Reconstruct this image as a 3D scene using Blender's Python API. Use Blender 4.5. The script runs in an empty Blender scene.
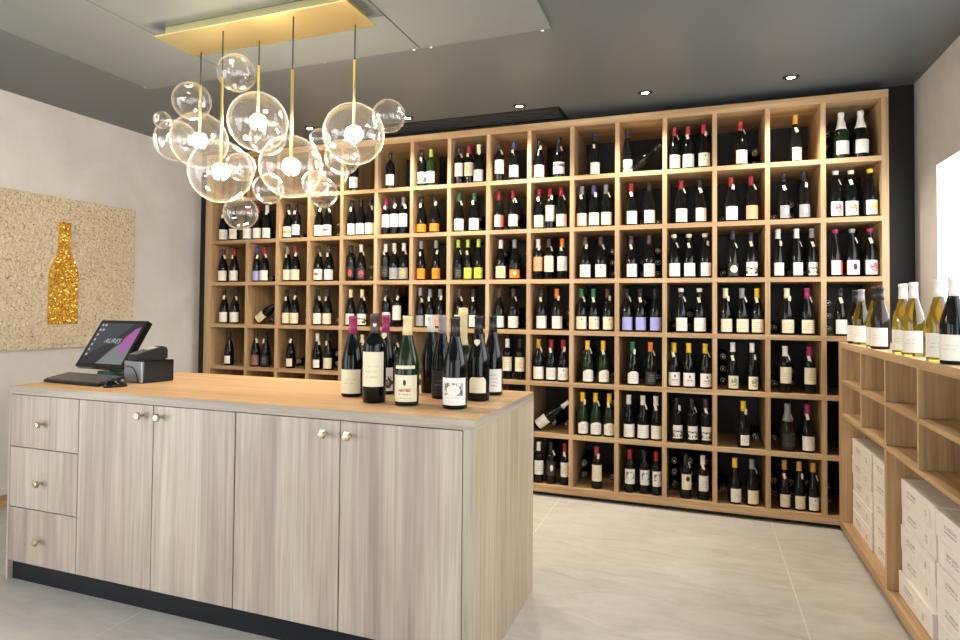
import bpy, bmesh, math, random
from mathutils import Vector, Matrix
PI = math.pi
random.seed(7)
scene = bpy.context.scene
COL = scene.collection

# ------------------------------------------------------------------ helpers
def lin(r, g, b):
    f = lambda c: (c/255/12.92) if c/255 <= .04045 else ((c/255+.055)/1.055)**2.4
    return (f(r), f(g), f(b), 1)

def link(o, parent=None):
    COL.objects.link(o)
    if parent is not None:
        o.parent = parent
    return o

def add_box(bm, x0, x1, y0, y1, z0, z1, mi=0):
    r = bmesh.ops.create_cube(bm, size=1)
    for v in r['verts']:
        v.co = Vector((x0+(v.co.x+.5)*(x1-x0), y0+(v.co.y+.5)*(y1-y0), z0+(v.co.z+.5)*(z1-z0)))
    fs = {f for v in r['verts'] for f in v.link_faces}
    for f in fs: f.material_index = mi
    return r['verts']

def add_lathe(bm, prof, seg=24, mat=None, closed=False, mi=0):
    """revolve (r, z) pairs about Z"""
    rings = []
    for r, z in prof:
        if r < 1e-6:
            rings.append([bm.verts.new((0, 0, z))])
        else:
            rings.append([bm.verts.new((r*math.cos(2*PI*k/seg), r*math.sin(2*PI*k/seg), z)) for k in range(seg)])
    for a, b in zip(rings, rings[1:]):
        for k in range(seg):
            k2 = (k+1) % seg
            if len(a) == 1 and len(b) == 1: continue
            if len(a) == 1: f = bm.faces.new((a[0], b[k2], b[k]))
            elif len(b) == 1: f = bm.faces.new((a[k], a[k2], b[0]))
            else: f = bm.faces.new((a[k], a[k2], b[k2], b[k]))
            f.smooth = True; f.material_index = mi
    vs = [v for r in rings for v in r]
    if mat is not None:
        for v in vs: v.co = mat @ v.co
    return vs

def add_tube(bm, p0, p1, r, seg=12):
    p0, p1 = Vector(p0), Vector(p1)
    d = p1-p0
    m = Matrix.Translation(p0) @ d.to_track_quat('Z', 'Y').to_matrix().to_4x4()
    return add_lathe(bm, [(0, 0), (r, 0), (r, d.length), (0, d.length)], seg, m)

def add_patch(bm, r, z0, z1, half, seg=14, top=None):
    """curved label patch that faces -Y; top(u) may shape the upper edge"""
    lo, hi = [], []
    for k in range(seg+1):
        u = k/seg
        a = -PI/2+(u-.5)*2*half
        zt = z1 if top is None else z1+top(u)*(z1-z0)
        lo.append(bm.verts.new((r*math.cos(a), r*math.sin(a), z0)))
        hi.append(bm.verts.new((r*math.cos(a), r*math.sin(a), zt)))
    for k in range(seg):
        f = bm.faces.new((lo[k], lo[k+1], hi[k+1], hi[k])); f.smooth = True

def mesh(name, bm, mats, flat_angle=None, bevel=0):
    if bevel:
        es = [e for e in bm.edges if len(e.link_faces) == 2 and e.calc_face_angle(0) > .6]
        bmesh.ops.bevel(bm, geom=es, offset=bevel, segments=2, affect='EDGES', profile=.5)
    bmesh.ops.recalc_face_normals(bm, faces=bm.faces)
    me = bpy.data.meshes.new(name)
    bm.to_mesh(me); bm.free()
    for m in (mats if isinstance(mats, (list, tuple)) else [mats]):
        me.materials.append(m)
    return me

def obj(name, bm, mats, parent=None, bevel=0, loc=None):
    me = bm if isinstance(bm, bpy.types.Mesh) else mesh(name, bm, mats, bevel=bevel)
    o = bpy.data.objects.new(name, me)
    link(o, parent)
    if loc: o.location = loc
    return o

def B(*boxes):
    bm = bmesh.new()
    for b in boxes: add_box(bm, *b)
    return bm

def thing(name, label, cat, loc=(0, 0, 0), rotz=0, group=None):
    o = bpy.data.objects.new(name, None)
    o.empty_display_size = .05
    link(o)
    o.location = loc; o.rotation_euler = (0, 0, rotz)
    tag(o, label, cat, group)
    return o

def tag(o, label, cat, group=None):
    o['label'] = label; o['category'] = cat
    if group: o['group'] = group
    return o

def struct(name, bm, m, bevel=0):
    o = obj(name, bm, m, bevel=bevel)
    o['kind'] = 'structure'
    return o

# ------------------------------------------------------------------ materials
class NT:
    def __init__(s, name):
        s.m = bpy.data.materials.new(name); s.m.use_nodes = True
        s.t = s.m.node_tree; s.b = s.t.nodes['Principled BSDF']
    def n(s, typ, **kw):
        nd = s.t.nodes.new(typ)
        for k, v in kw.items(): setattr(nd, k, v)
        return nd
    def l(s, a, b): s.t.links.new(a, b)
    def math(s, op, a, b=None, c=None, clamp=False):
        nd = s.n('ShaderNodeMath', operation=op, use_clamp=clamp)
        for i, x in enumerate((a, b, c)):
            if x is None: continue
            if isinstance(x, (int, float)): nd.inputs[i].default_value = x
            else: s.l(x, nd.inputs[i])
        return nd.outputs[0]
    def mix(s, fac, a, b, blend='MIX'):
        nd = s.n('ShaderNodeMix', data_type='RGBA', blend_type=blend)
        for i, x in ((0, fac), (6, a), (7, b)):
            if isinstance(x, (int, float)): nd.inputs[i].default_value = x
            elif isinstance(x, tuple): nd.inputs[i].default_value = x
            else: s.l(x, nd.inputs[i])
        return nd.outputs[2]
    def coords(s, kind='Object', scale=(1, 1, 1), rnd=False):
        tc = s.n('ShaderNodeTexCoord')
        out = tc.outputs[kind]
        if rnd:
            oi = s.n('ShaderNodeObjectInfo')
            cb = s.n('ShaderNodeCombineXYZ')
            v = s.math('MULTIPLY', oi.outputs['Random'], 17.3)
            for i in range(3): s.l(v, cb.inputs[i])
            ad = s.n('ShaderNodeVectorMath', operation='ADD')
            s.l(out, ad.inputs[0]); s.l(cb.outputs[0], ad.inputs[1]); out = ad.outputs[0]
        mp = s.n('ShaderNodeMapping'); mp.inputs['Scale'].default_value = scale
        s.l(out, mp.inputs['Vector'])
        return mp.outputs[0]
    def noise(s, vec, scale=1, detail=4, rough=.55, dist=0):
        nd = s.n('ShaderNodeTexNoise')
        nd.inputs['Scale'].default_value = scale; nd.inputs['Detail'].default_value = detail
        nd.inputs['Roughness'].default_value = rough; nd.inputs['Distortion'].default_value = dist
        s.l(vec, nd.inputs['Vector'])
        return nd.outputs['Fac']
    def ramp(s, fac, stops):
        nd = s.n('ShaderNodeValToRGB')
        el = nd.color_ramp.elements
        while len(el) < len(stops): el.new(.5)
        for e, (p, c) in zip(el, stops): e.position = p; e.color = c
        s.l(fac, nd.inputs[0])
        return nd.outputs[0]
    def set(s, **kw):
        for k, v in kw.items():
            i = s.b.inputs[k.replace('_', ' ')]
            if isinstance(v, (int, float, tuple)): i.default_value = v
            else: s.l(v, i)
        return s
    def bump(s, h, strength=.2, dist=.01):
        nd = s.n('ShaderNodeBump'); nd.inputs['Strength'].default_value = strength
        nd.inputs['Distance'].default_value = dist
        s.l(h, nd.inputs['Height']); s.l(nd.outputs[0], s.b.inputs['Normal'])

def plain(name, col, rough=.5, metal=0, **kw):
    t = NT(name); t.set(Base_Color=col, Roughness=rough, Metallic=metal, **kw)
    return t.m

def wood(name, cols, axis, big=9., fine=90., rough=.45):
    t = NT(name)
    def sc(a, k): 
        v = [a, a, a]; v['xyz'.index(axis)] = a*k
        return tuple(v)
    g1 = t.noise(t.coords('Object', sc(big, .07), True), 1, 5, .6, .9)
    g2 = t.noise(t.coords('Object', sc(fine, .025), True), 1, 3, .6, .2)
    c = t.ramp(g1, [(.28, cols[0]), (.5, cols[1]), (.72, cols[2])])
    k = t.ramp(g2, [(.3, (.74, .72, .70, 1)), (.62, (1, 1, 1, 1))])
    c = t.mix(1., c, k, 'MULTIPLY')
    t.set(Base_Color=c, Roughness=rough)
    t.bump(g2, .06, .002)
    return t.m

OAK = [lin(158, 126, 90), lin(187, 155, 115), lin(206, 178, 139)]
oak_x = wood('oak along x', OAK, 'x'); oak_y = wood('oak along y', OAK, 'y'); oak_z = wood('oak along z', OAK, 'z')
ASH = [lin(154, 136, 125), lin(183, 167, 151), lin(200, 188, 169)]
EDGE = [lin(158, 144, 126), lin(172, 158, 140), lin(182, 169, 150)]
edge_x = wood('edge ash along x', EDGE, 'x', 11, 70, .35); edge_y = wood('edge ash along y', EDGE, 'y', 11, 70, .35)
side_z = wood('tan ash along z', [lin(166, 147, 127), lin(190, 173, 150), lin(202, 189, 165)], 'z', 5.5, 70)
edge_z = wood('edge ash along z', EDGE, 'z', 11, 70, .35)
shaded_oak_z = wood('brown oak back', [lin(100, 77, 56), lin(128, 100, 74), lin(148, 118, 90)], 'z', 7, 60)  # oak of the low shelf, with the cubby shade put into its colour
ash_z = wood('grey ash along z', ASH, 'z', 5.5, 70); ash_x = wood('grey ash along x', ASH, 'x', 11, 70); ash_y = wood('grey ash along y', ASH, 'y', 11, 70)
TOPW = [lin(194, 154, 112), lin(214, 176, 132), lin(224, 192, 150)]  # same wood as the counter, warm pendant light put into the colour
top_x = wood('counter oak', TOPW, 'x', 14, 80, .38)

black_matt = plain('black paint', (.006, .006, .007, 1), .6)
plinth_m = plain('black plinth', (.005, .006, .009, 1), .45, 0, Specular_IOR_Level=.25)
back_m = plain('dark shelf back', (.016, .018, .021, 1), .55)
brass = plain('brushed brass', lin(242, 227, 168), .36, 1)
knob_m = plain('champagne brass', lin(214, 196, 160), .25, 1)
steel = plain('bright steel', (.7, .7, .7, 1), .25, 1)
black_plastic = plain('black plastic', (.009, .009, .010, 1), .35, 0, Specular_IOR_Level=.3)
gloss_black = plain('gloss black plastic', (.004, .004, .005, 1), .12, 0, Specular_IOR_Level=.3)
grey_plastic = plain('grey plastic', (.22, .22, .23, 1), .35)
cord_m = plain('black cord', (.01, .01, .01, 1), .5)

def plaster(name, c0, c1):
    t = NT(name)
    v = t.coords('Object')
    a = t.noise(v, 2.2, 7, .62, .4); b = t.noise(v, 60, 3, .6)
    t.set(Base_Color=t.ramp(a, [(.3, c0), (.7, c1)]), Roughness=.8)
    t.bump(b, .12, .004)
    return t.m
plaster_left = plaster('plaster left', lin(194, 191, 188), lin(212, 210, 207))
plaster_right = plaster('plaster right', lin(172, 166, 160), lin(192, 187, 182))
ceil_m = plain('satin dark ceiling', lin(90, 96, 99), .40)
panel_m = plain('satin ceiling panel', lin(112, 119, 121), .38)

def floor_mat():
    t = NT('stone tiles')
    v = t.coords('Object', (1, 1, 1))
    a = t.noise(t.coords('Object', (1.5, 4.2, 1)), 2.0, 9, .70, 1.3)
    b = t.noise(t.coords('Object', (.8, .8, 1)), 1.3, 3, .5)
    c = t.ramp(a, [(.3, lin(160, 155, 148)), (.52, lin(182, 177, 170)), (.72, lin(196, 192, 186))])
    c = t.mix(.25, c, t.ramp(b, [(.35, lin(170, 163, 154)), (.65, lin(200, 194, 186))]))
    sp = t.n('ShaderNodeSeparateXYZ'); t.l(v, sp.inputs[0])
    def joint(o, off, per):
        f = t.math('FRACT', t.math('DIVIDE', t.math('SUBTRACT', o, off), per))
        d = t.math('ABSOLUTE', t.math('SUBTRACT', f, .5))
        return t.math('GREATER_THAN', d, .5-.0022/per)
    j = t.math('MAXIMUM', joint(sp.outputs[0], 4.357-1.33*4, 1.33), joint(sp.outputs[1], -2.95-2.9*3, 2.9))
    c = t.mix(j, c, lin(212, 205, 194))
    t.set(Base_Color=c, Roughness=t.math('MULTIPLY_ADD', a, .25, .28))
    t.bump(a, .05, .004)
    return t.m
floor_m = floor_mat()

def glass_thin():
    t = NT('clear blown glass')
    lw = t.n('ShaderNodeLayerWeight'); lw.inputs['Blend'].default_value = .5
    f = t.math('POWER', lw.outputs['Facing'], 2.6)
    f = t.math('MULTIPLY_ADD', f, .75, .06)
    tr = t.n('ShaderNodeBsdfTransparent'); tr.inputs[0].default_value = (.985, .98, .97, 1)
    gl = t.n('ShaderNodeBsdfGlossy'); gl.inputs['Roughness'].default_value = .015
    gl.inputs[0].default_value = (1, .99, .97, 1)
    mx = t.n('ShaderNodeMixShader'); t.l(f, mx.inputs[0]); t.l(tr.outputs[0], mx.inputs[1]); t.l(gl.outputs[0], mx.inputs[2])
    df = t.n('ShaderNodeBsdfTranslucent'); df.inputs[0].default_value = (1, .98, .95, 1)
    m2 = t.n('ShaderNodeMixShader')
    t.l(t.math('MULTIPLY_ADD', t.math('POWER', lw.outputs['Facing'], 7.), .30, .008), m2.inputs[0])
    t.l(mx.outputs[0], m2.inputs[1]); t.l(df.outputs[0], m2.inputs[2])
    t.l(m2.outputs[0], t.t.nodes['Material Output'].inputs[0])
    return t.m
bubble_m = glass_thin()

def pane_glass():
    t = NT('window glass')
    tr = t.n('ShaderNodeBsdfTransparent'); gl = t.n('ShaderNodeBsdfGlossy'); gl.inputs['Roughness'].default_value = .02
    mx = t.n('ShaderNodeMixShader'); mx.inputs[0].default_value = .06
    t.l(tr.outputs[0], mx.inputs[1]); t.l(gl.outputs[0], mx.inputs[2])
    t.l(mx.outputs[0], t.t.nodes['Material Output'].inputs[0])
    return t.m
pane_m = pane_glass()

def emit(name, col, s):
    t = NT(name); t.set(Base_Color=(0, 0, 0, 1), Emission_Color=col, Emission_Strength=s)
    return t.m
bulb_m = emit('glowing bulb', (1, .80, .55, 1), 60)
led_m = emit('downlight lamp', (1, .90, .76, 1), 40)

# bottle glass, capsules and labels
def bottle_glass(name, col, rough=.07, trans=0.):
    t = NT(name); t.set(Base_Color=col, Roughness=rough, Transmission_Weight=trans, IOR=1.5, Specular_IOR_Level=.5 if trans else .27)
    return t.m
GL = {'dark': bottle_glass('black wine glass', (.003, .0035, .0035, 1)),
      'green': bottle_glass('green wine glass', (.010, .024, .006, 1)),
      'olive': bottle_glass('olive wine glass', (.46, .37, .03, 1), .03, 1.),
      'amber': bottle_glass('dark amber glass', (.020, .014, .010, 1))}
CAPC = {'k': ((.012, .012, .014, 1), .35, 'black'), 'd': (lin(74, 52, 50), .35, 'brown'), 'r': (lin(154, 28, 44), .35, 'red'),
        'm': (lin(160, 42, 96), .35, 'magenta'), 'w': (lin(232, 228, 222), .4, 'white'), 's': (lin(140, 140, 144), .35, 'grey'),
        'c': (lin(236, 226, 188), .4, 'cream'), 'y': (lin(242, 196, 40), .35, 'yellow'), 'o': (lin(232, 122, 36), .35, 'orange'),
        'g': (lin(44, 116, 72), .35, 'green'), 'l': (lin(166, 204, 84), .35, 'lime'), 'b': (lin(70, 66, 140), .35, 'blue'),
        'e': (lin(196, 150, 70), .3, 'gold'), 't': (lin(130, 170, 160), .35, 'teal'), 'f': (lin(226, 204, 150), .3, 'gold')}
CAPM = {k: plain('capsule '+v[2], v[0], v[1]) for k, v in CAPC.items()}
LABC = {'w': (lin(228, 224, 215), 'white'), 'c': (lin(228, 217, 188), 'cream'), 'o': (lin(246, 140, 20), 'orange'),
        'l': (lin(208, 222, 70), 'lime'), 'p': (lin(160, 160, 218), 'lilac'), 'P': (lin(232, 160, 122), 'peach'),
        'h': (lin(150, 150, 152), 'grey'), 'k': (lin(34, 33, 34), 'black'), 'n': (lin(128, 92, 68), 'brown'),
        'y': (lin(240, 214, 90), 'yellow')}
_lm = {}
def label_mat(lab, st):
    """paper label with faint lines of print and the mark its style calls for"""
    key = (lab, st)
    if key in _lm: return _lm[key]
    base = LABC[lab][0]
    t = NT('label '+LABC[lab][1]+' '+st)
    tc = t.n('ShaderNodeTexCoord'); sp = t.n('ShaderNodeSeparateXYZ'); t.l(tc.outputs['Generated'], sp.inputs[0])
    x, z = sp.outputs[0], sp.outputs[2]
    ink = (.04, .04, .04, 1) if lab != 'k' else (.5, .5, .5, 1)
    M = t.math
    def band(o, a, b): return M('MULTIPLY', M('GREATER_THAN', o, a), M('LESS_THAN', o, b))
    def disc(cx, cz, rx, rz):
        dx = M('DIVIDE', M('SUBTRACT', x, cx), rx); dz = M('DIVIDE', M('SUBTRACT', z, cz), rz)
        return M('ADD', M('MULTIPLY', dx, dx), M('MULTIPLY', dz, dz))
    c = base
    # lines of print
    lines = M('GREATER_THAN', M('FRACT', M('MULTIPLY', z, 6.5)), .62)
    nz = t.noise(t.coords('Generated', (26, 1, 13)), 1, 2, .5)
    txt = M('MULTIPLY', M('MULTIPLY', lines, M('GREATER_THAN', nz, .52)), band(x, .2, .8))
    zr = {'t': (.25, .8), 's': (.15, .55), 'p': (.3, .62), 'h': (.2, .7), 'H': (.25, .6), 'n': (.3, .6)}.get(st, (.12, .34))
    txt = M('MULTIPLY', txt, band(z, *zr))
    c = t.mix(M('MULTIPLY', txt, .55 if st in 'tshx' else .3), c, ink)
    blot = t.noise(t.coords('Generated', (5, 1, 5)), 1.1, 4, .6, 1.2)
    if st in 's': c = t.mix(M('LESS_THAN', disc(.5, .78, .06, .08), 1), c, lin(70, 60, 60))
    if st == 'x': c = t.mix(M('LESS_THAN', disc(.5, .72, .07, .11), 1), c, lin(60, 30, 34)); c = t.mix(M('MULTIPLY', band(z, .38, .5), M('MULTIPLY', band(x, .22, .78), M('GREATER_THAN', nz, .47))), c, lin(190, 90, 80))
    if st == 'q': c = t.mix(M('LESS_THAN', disc(.5, .7, .2, .16), 1), c, (.02, .015, .012, 1))
    if st == 'R' and lab != 'k': c = t.mix(M('GREATER_THAN', x, .62), c, lin(226, 84, 52)) if st == 'R' else c
    if st == 'R' and lab == 'k': c = t.mix(M('LESS_THAN', disc(.42, .45, .22, .3), 1), c, lin(206, 60, 58))
    if st == 'r': c = t.mix(M('MULTIPLY', band(z, .42, .62), band(x, .1, .6)), c, lin(196, 60, 52))
    if st == 'o' and lab != 'k': c = t.mix(band(z, .35, .6), c, lin(226, 160, 84))
    if st == 'o' and lab == 'k': c = t.mix(M('LESS_THAN', disc(.5, .55, .36, .3), 1), c, lin(224, 210, 176))
    if st == 'd': c = t.mix(band(z, .62, .86), c, lin(110, 110, 112))
    if st == 'a': c = t.mix(M('MULTIPLY', M('GREATER_THAN', blot, .5), band(z, .12, .62)), c, (.02, .02, .022, 1))
    if st == 'f':
        fr = M('MULTIPLY', M('GREATER_THAN', disc(.5, .55, .3, .2), 1), band(z, .35, .82))
        c = t.mix(M('MULTIPLY', M('MULTIPLY', fr, band(x, .1, .9)), M('GREATER_THAN', blot, .46)), c, (.10, .10, .10, 1))
    if st == 'm': c = t.mix(M('LESS_THAN', M('ADD', disc(.5, .55, .2, .26), M('MULTIPLY', blot, 1.1)), 1.25), c, lin(40, 40, 44) if lab in 'w' else lin(226, 226, 222))
    if st in 'gvy':
        col = {'g': lin(176, 140, 70), 'v': lin(190, 80, 96), 'y': lin(226, 196, 60)}[st]
        if st == 'g' and lab != 'w': col = lin(110, 140, 90)
        c = t.mix(M('MULTIPLY', M('LESS_THAN', disc(.5, .52, .3, .34), 1), M('GREATER_THAN', blot, .45)), c, col)
        if st == 'v': c = t.mix(M('MULTIPLY', M('LESS_THAN', disc(.5, .52, .36, .4), 1), M('LESS_THAN', blot, .38)), c, lin(70, 74, 100))
    t.set(Base_Color=c, Roughness=.55)
    _lm[key] = t.m
    return t.m
tag_m = plain('paper tag', lin(236, 222, 190), .6)
punt_m = plain('pale cork end', lin(196, 196, 186), .5)

# ------------------------------------------------------------------ bottles
PROF = {
 'B': [(0, .004), (.030, .001), (.0385, .001), (.0405, .006), (.0405, .120), (.0396, .138), (.0355, .162), (.0285, .188), (.0215, .212), (.0165, .236), (.0148, .258), (.0146, .286), (.0160, .287), (.0160, .297), (.0135, .300), (0, .300)],
 'X': [(0, .004), (.028, .001), (.0355, .001), (.0375, .006), (.0375, .186), (.0366, .197), (.0325, .208), (.0250, .218), (.0180, .230), (.0150, .246), (.0146, .286), (.0160, .287), (.0160, .297), (.0135, .300), (0, .300)],
 'S': [(0, .004), (.028, .001), (.0350, .001), (.0370, .006), (.0370, .126), (.0355, .150), (.0310, .182), (.0250, .214), (.0195, .244), (.0155, .274), (.0146, .300), (.0146, .316), (.0158, .317), (.0158, .327), (.0130, .330), (0, .330)],
 'M': [(0, .004), (.034, .001), (.043, .001), (.045, .006), (.045, .105), (.043, .125), (.036, .150), (.027, .170), (.0205, .185), (.0175, .200), (.0165, .240), (.0160, .270), (.0165, .284), (.0185, .288), (.0185, .298), (.0160, .309), (0, .312)],
 'C': [(0, .004), (.034, .001), (.0430, .001), (.0450, .006), (.0450, .130), (.0440, .150), (.0390, .178), (.0300, .208), (.0220, .236), (.0175, .262), (.0155, .280), (.0185, .286), (.0185, .300), (.0160, .309), (0, .312)]}
def prof_r(sh, z):
    p = PROF[sh]
    for (r0, z0), (r1, z1) in zip(p[1:], p[2:]):
        if z0 <= z <= z1 and z1 > z0: return r0+(r1-r0)*(z-z0)/(z1-z0)
    return p[-2][0]
_glass, _cap, _lab, _tagm = {}, {}, {}, {}
def glass_mesh(sh, g, seg=24):
    if (sh, g) not in _glass:
        bm = bmesh.new(); add_lathe(bm, PROF[sh], seg); _glass[sh, g] = mesh('bottle_glass', bm, GL[g])
    return _glass[sh, g]
def cap_mesh(sh, c, short):
    k = (sh, c, short)
    if k not in _cap:
        H = PROF[sh][-1][1]; z0 = H-(.026 if short else ({'C': .115, 'M': .135}.get(sh, .066)))
        zs = [z0]+[z for r, z in PROF[sh] if z > z0+.002 and r > 0]
        e = .0008 if not short else .0022
        pr = [(prof_r(sh, z)+e, z) for z in zs]+[(0, H+e)]
        pr[-2] = (pr[-2][0], H-.001)
        bm = bmesh.new(); add_lathe(bm, [(prof_r(sh, z0)-.001, z0)]+pr, 20); _cap[k] = mesh('capsule', bm, CAPM[c])
    return _cap[k]
LZ = {'M': (.03, .1, 1.), 'B': (.014, .102, 1.12), 'S': (.014, .100, 1.12), 'C': (.030, .118, 1.15), 'X': (.030, .118, 1.12)}
def lab_mesh(sh, lab, st, arch=False):
    k = (sh, lab, st, arch)
    if k not in _lab:
        z0, z1, h = LZ[sh]
        if sh == 'X' and st in 'hfqmr': z0, z1 = .062, .166
        if st == 'H': z0, z1 = .050, .160
        if st == 'H' and sh == 'X': z0, z1 = .056, .172
        if st == 'n': z0, z1, h = .018, .084, .70
        if sh == 'B' and st == 't': z1 = .098
        if sh == 'B' and lab == 'o': z1 = .075
        if st == 'z': z0, z1, h = .030, .084, .80
        top = (lambda u: -.22*abs(2*u-1)**2.2) if arch else ((lambda u: -.18*max(0, abs(2*u-1)-.72)/.28) if st == 'z' else None)
        bm = bmesh.new(); add_patch(bm, PROF[sh][4][0]+.0006, z0, z1, h, 14, top); _lab[k] = mesh('label', bm, label_mat(lab, st))
    return _lab[k]
def tag_mesh(v):
    if v not in _tagm:
        bm = bmesh.new()
        a = (-.35, .3, .75)[v % 3]; r = .0205; zc = (.222, .232, .226)[v % 3]
        w, h, tl = .0088, .018, (.25, -.3, .12)[v % 3]
        vs = []
        for dx, dz in ((-w, -h), (w, -h), (w, h), (-w, h)):
            X = dx*math.cos(tl)-dz*math.sin(tl); Z = dx*math.sin(tl)+dz*math.cos(tl)
            R_ = r+.006-Z*.35
            vs.append((X, -R_, zc+Z))
        f = [bm.verts.new((x, y, z)) for x, y, z in vs]
        b = [bm.verts.new((x, y+.0008, z)) for x, y, z in vs]
        bm.faces.new(f); bm.faces.new(b[::-1])
        for i in range(4): bm.faces.new((f[i], f[(i+1) % 4], b[(i+1) % 4], b[i]))
        bmesh.ops.rotate(bm, cent=(0, 0, 0), matrix=Matrix.Rotation(a, 3, 'Z'), verts=bm.verts)
        _tagm[v] = mesh('neck_tag', bm, tag_m)
    return _tagm[v]
def make_bottle(label, sh, cap, lab, st, loc, rot=(0, 0, 0), g='dark', short=False, arch=False, tagv=None, scale=1, group=None, cat='wine bottle'):
    t = thing('wine_bottle', label, cat, loc, 0, group)
    t.rotation_euler = rot; t.scale = (scale,)*3
    obj('glass_body', glass_mesh(sh, g), None, t)
    if cap: obj('capsule', cap_mesh(sh, cap, short), None, t)
    if lab: obj('label', lab_mesh(sh, lab, st, arch), None, t)
    if tagv is not None: obj('neck_tag', tag_mesh(tagv), None, t)
    return t

SHELF='''
1 5 1.313 X k w t
1 6 1.641 X k w t
1 7 1.914 X k w a;1.992 X l w t
1 8 2.224 X k w h;2.303 X r c h;2.384 B w w p
1 9 2.544 X k w h;2.656 X b w t
1 10 2.848 B k w p;2.993 C k w d
1 11 3.248 S k w p
1 12 3.469 S k w a
1 13 3.777 B r c s;3.865 B r w s;3.963 B r c s
1 14 4.186 B r w p
1 15 4.506 S e w g
1 16 4.757 C w w p;4.861 C w w p
2 1 -0.005 B d w p;0.114 B d w p
2 2 0.260 B r w p;0.362 B r w p;0.464 B w w t
2 3 0.677 B k w o;0.758 X k w p
2 4 0.987 B k w p;1.071 B k w r
2 5 1.297 B k w p;1.381 B k w p;1.465 B k w p
2 6 1.605 X m w h;1.683 X d w h;1.761 X s w h
2 7 1.917 B k o p;2.026 B k o p
2 8 2.228 B g w p;2.348 B g w p
2 9 2.544 X r w R;2.654 X r w t
2 10 2.848 B r c p;2.929 X r c H;3.010 B r c p
2 11 3.158 B s c p;3.242 B b c p;3.327 B s c p
2 12 3.496 B r w p;3.614 B k w p
2 13 3.821 B r w s;3.939 B k w p
2 14 4.130 B r w p;4.249 B r P p
2 15 4.438 S k h m;4.551 S k h m
2 16 4.725 B w w v;4.809 B c w g;4.909 B y w y
3 1 -0.000 B d w p;0.118 B r w p
3 2 0.364 S b p b;0.444 B r w t
3 3 0.677 B s c p;0.761 B r c p
3 4 0.987 B d w r;1.085 B d w t
3 5 1.294 X k k R;1.388 B w k v
3 6 1.605 X w k t;1.685 B w h p;1.769 B w h y
3 7 1.914 S s o p;2.043 S s o p
3 8 2.224 S l k t;2.301 S l l p;2.388 S l l p
3 9 2.562 B w c y;2.665 B s o m
3 10 2.845 X w P h;2.923 X d c H;3.019 X o w h
3 11 3.183 B d w s;3.291 B d w s
3 12 3.497 B d w s;3.616 B d w s
3 13 3.777 B c w p;3.872 B c w p;3.971 B c w p
3 14 4.140 S k k o;4.248 B k w a
3 15 4.404 S w w t;4.510 S w w t;4.596 S s w a
3 16 4.721 B m w R;4.812 B s w m;4.909 B m w v
4 1 0.021 B k w p;0.135 B k w p
4 3 0.677 B k c p;0.761 B k c p
4 4 0.987 B k w p;1.076 B k c p
4 5 1.297 B c w p;1.402 B c w a
4 6 1.618 X k w p;1.715 X k w H
4 7 1.914 S s h p;1.994 B s w p;2.081 B s P p
4 8 2.236 B d w p;2.349 B k w p
4 9 2.552 B d w t;2.660 B d w t
4 10 2.869 B k w p;2.983 B o w p
4 11 3.158 B g c s;3.242 B g c s;3.340 B d c s
4 12 3.468 B k p p;3.558 B k p p;3.656 B k p p
4 13 3.822 B w w p;3.937 B w w p
4 14 4.096 B c c t;4.194 B s c t;4.283 B y c t
4 15 4.454 B c c t;4.566 B m c t
4 16 4.750 B k w p
5 1 0.084 B k w n
5 2 0.367 B d n p;0.466 B k k t
5 3 0.726 B k c n
5 4 0.987 B w w n;1.089 B k c p
5 5 1.408 B c w n
5 6 1.707 B k w n
5 9 2.617 X w c h;2.713 X k c h
5 10 2.852 B e w p;2.944 B r w t;3.031 B r w s
5 11 3.203 B y w t;3.310 B y w t
5 12 3.509 B g w t;3.627 B o k t
5 13 3.777 B y w x;3.870 B y w x;3.973 B y w x
5 14 4.139 S w c g;4.253 S w c g
5 15 4.442 X w c h;4.579 X m c h
6 11 3.170 B y w t;3.260 B y w t;3.353 B y w t
6 12 3.484 B w w p;3.578 B w w p;3.662 B w w p
6 13 3.795 X k w a;3.890 X k w a;3.976 X d w a
6 14 4.201 B y w n
6 15 4.456 C s k a;4.567 B m w p
7 10 2.857 X w w h;2.947 X k k m;3.045 X r w h
7 11 3.269 X m c H
7 12 3.492 X r w f;3.586 X k w f;3.665 X r w f
7 13 3.851 X k c q;3.957 X w w h
7 14 4.150 B y w p;4.251 B s c p
7 15 4.437 S e c p;4.519 S e c p;4.596 S e w s
'''
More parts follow.
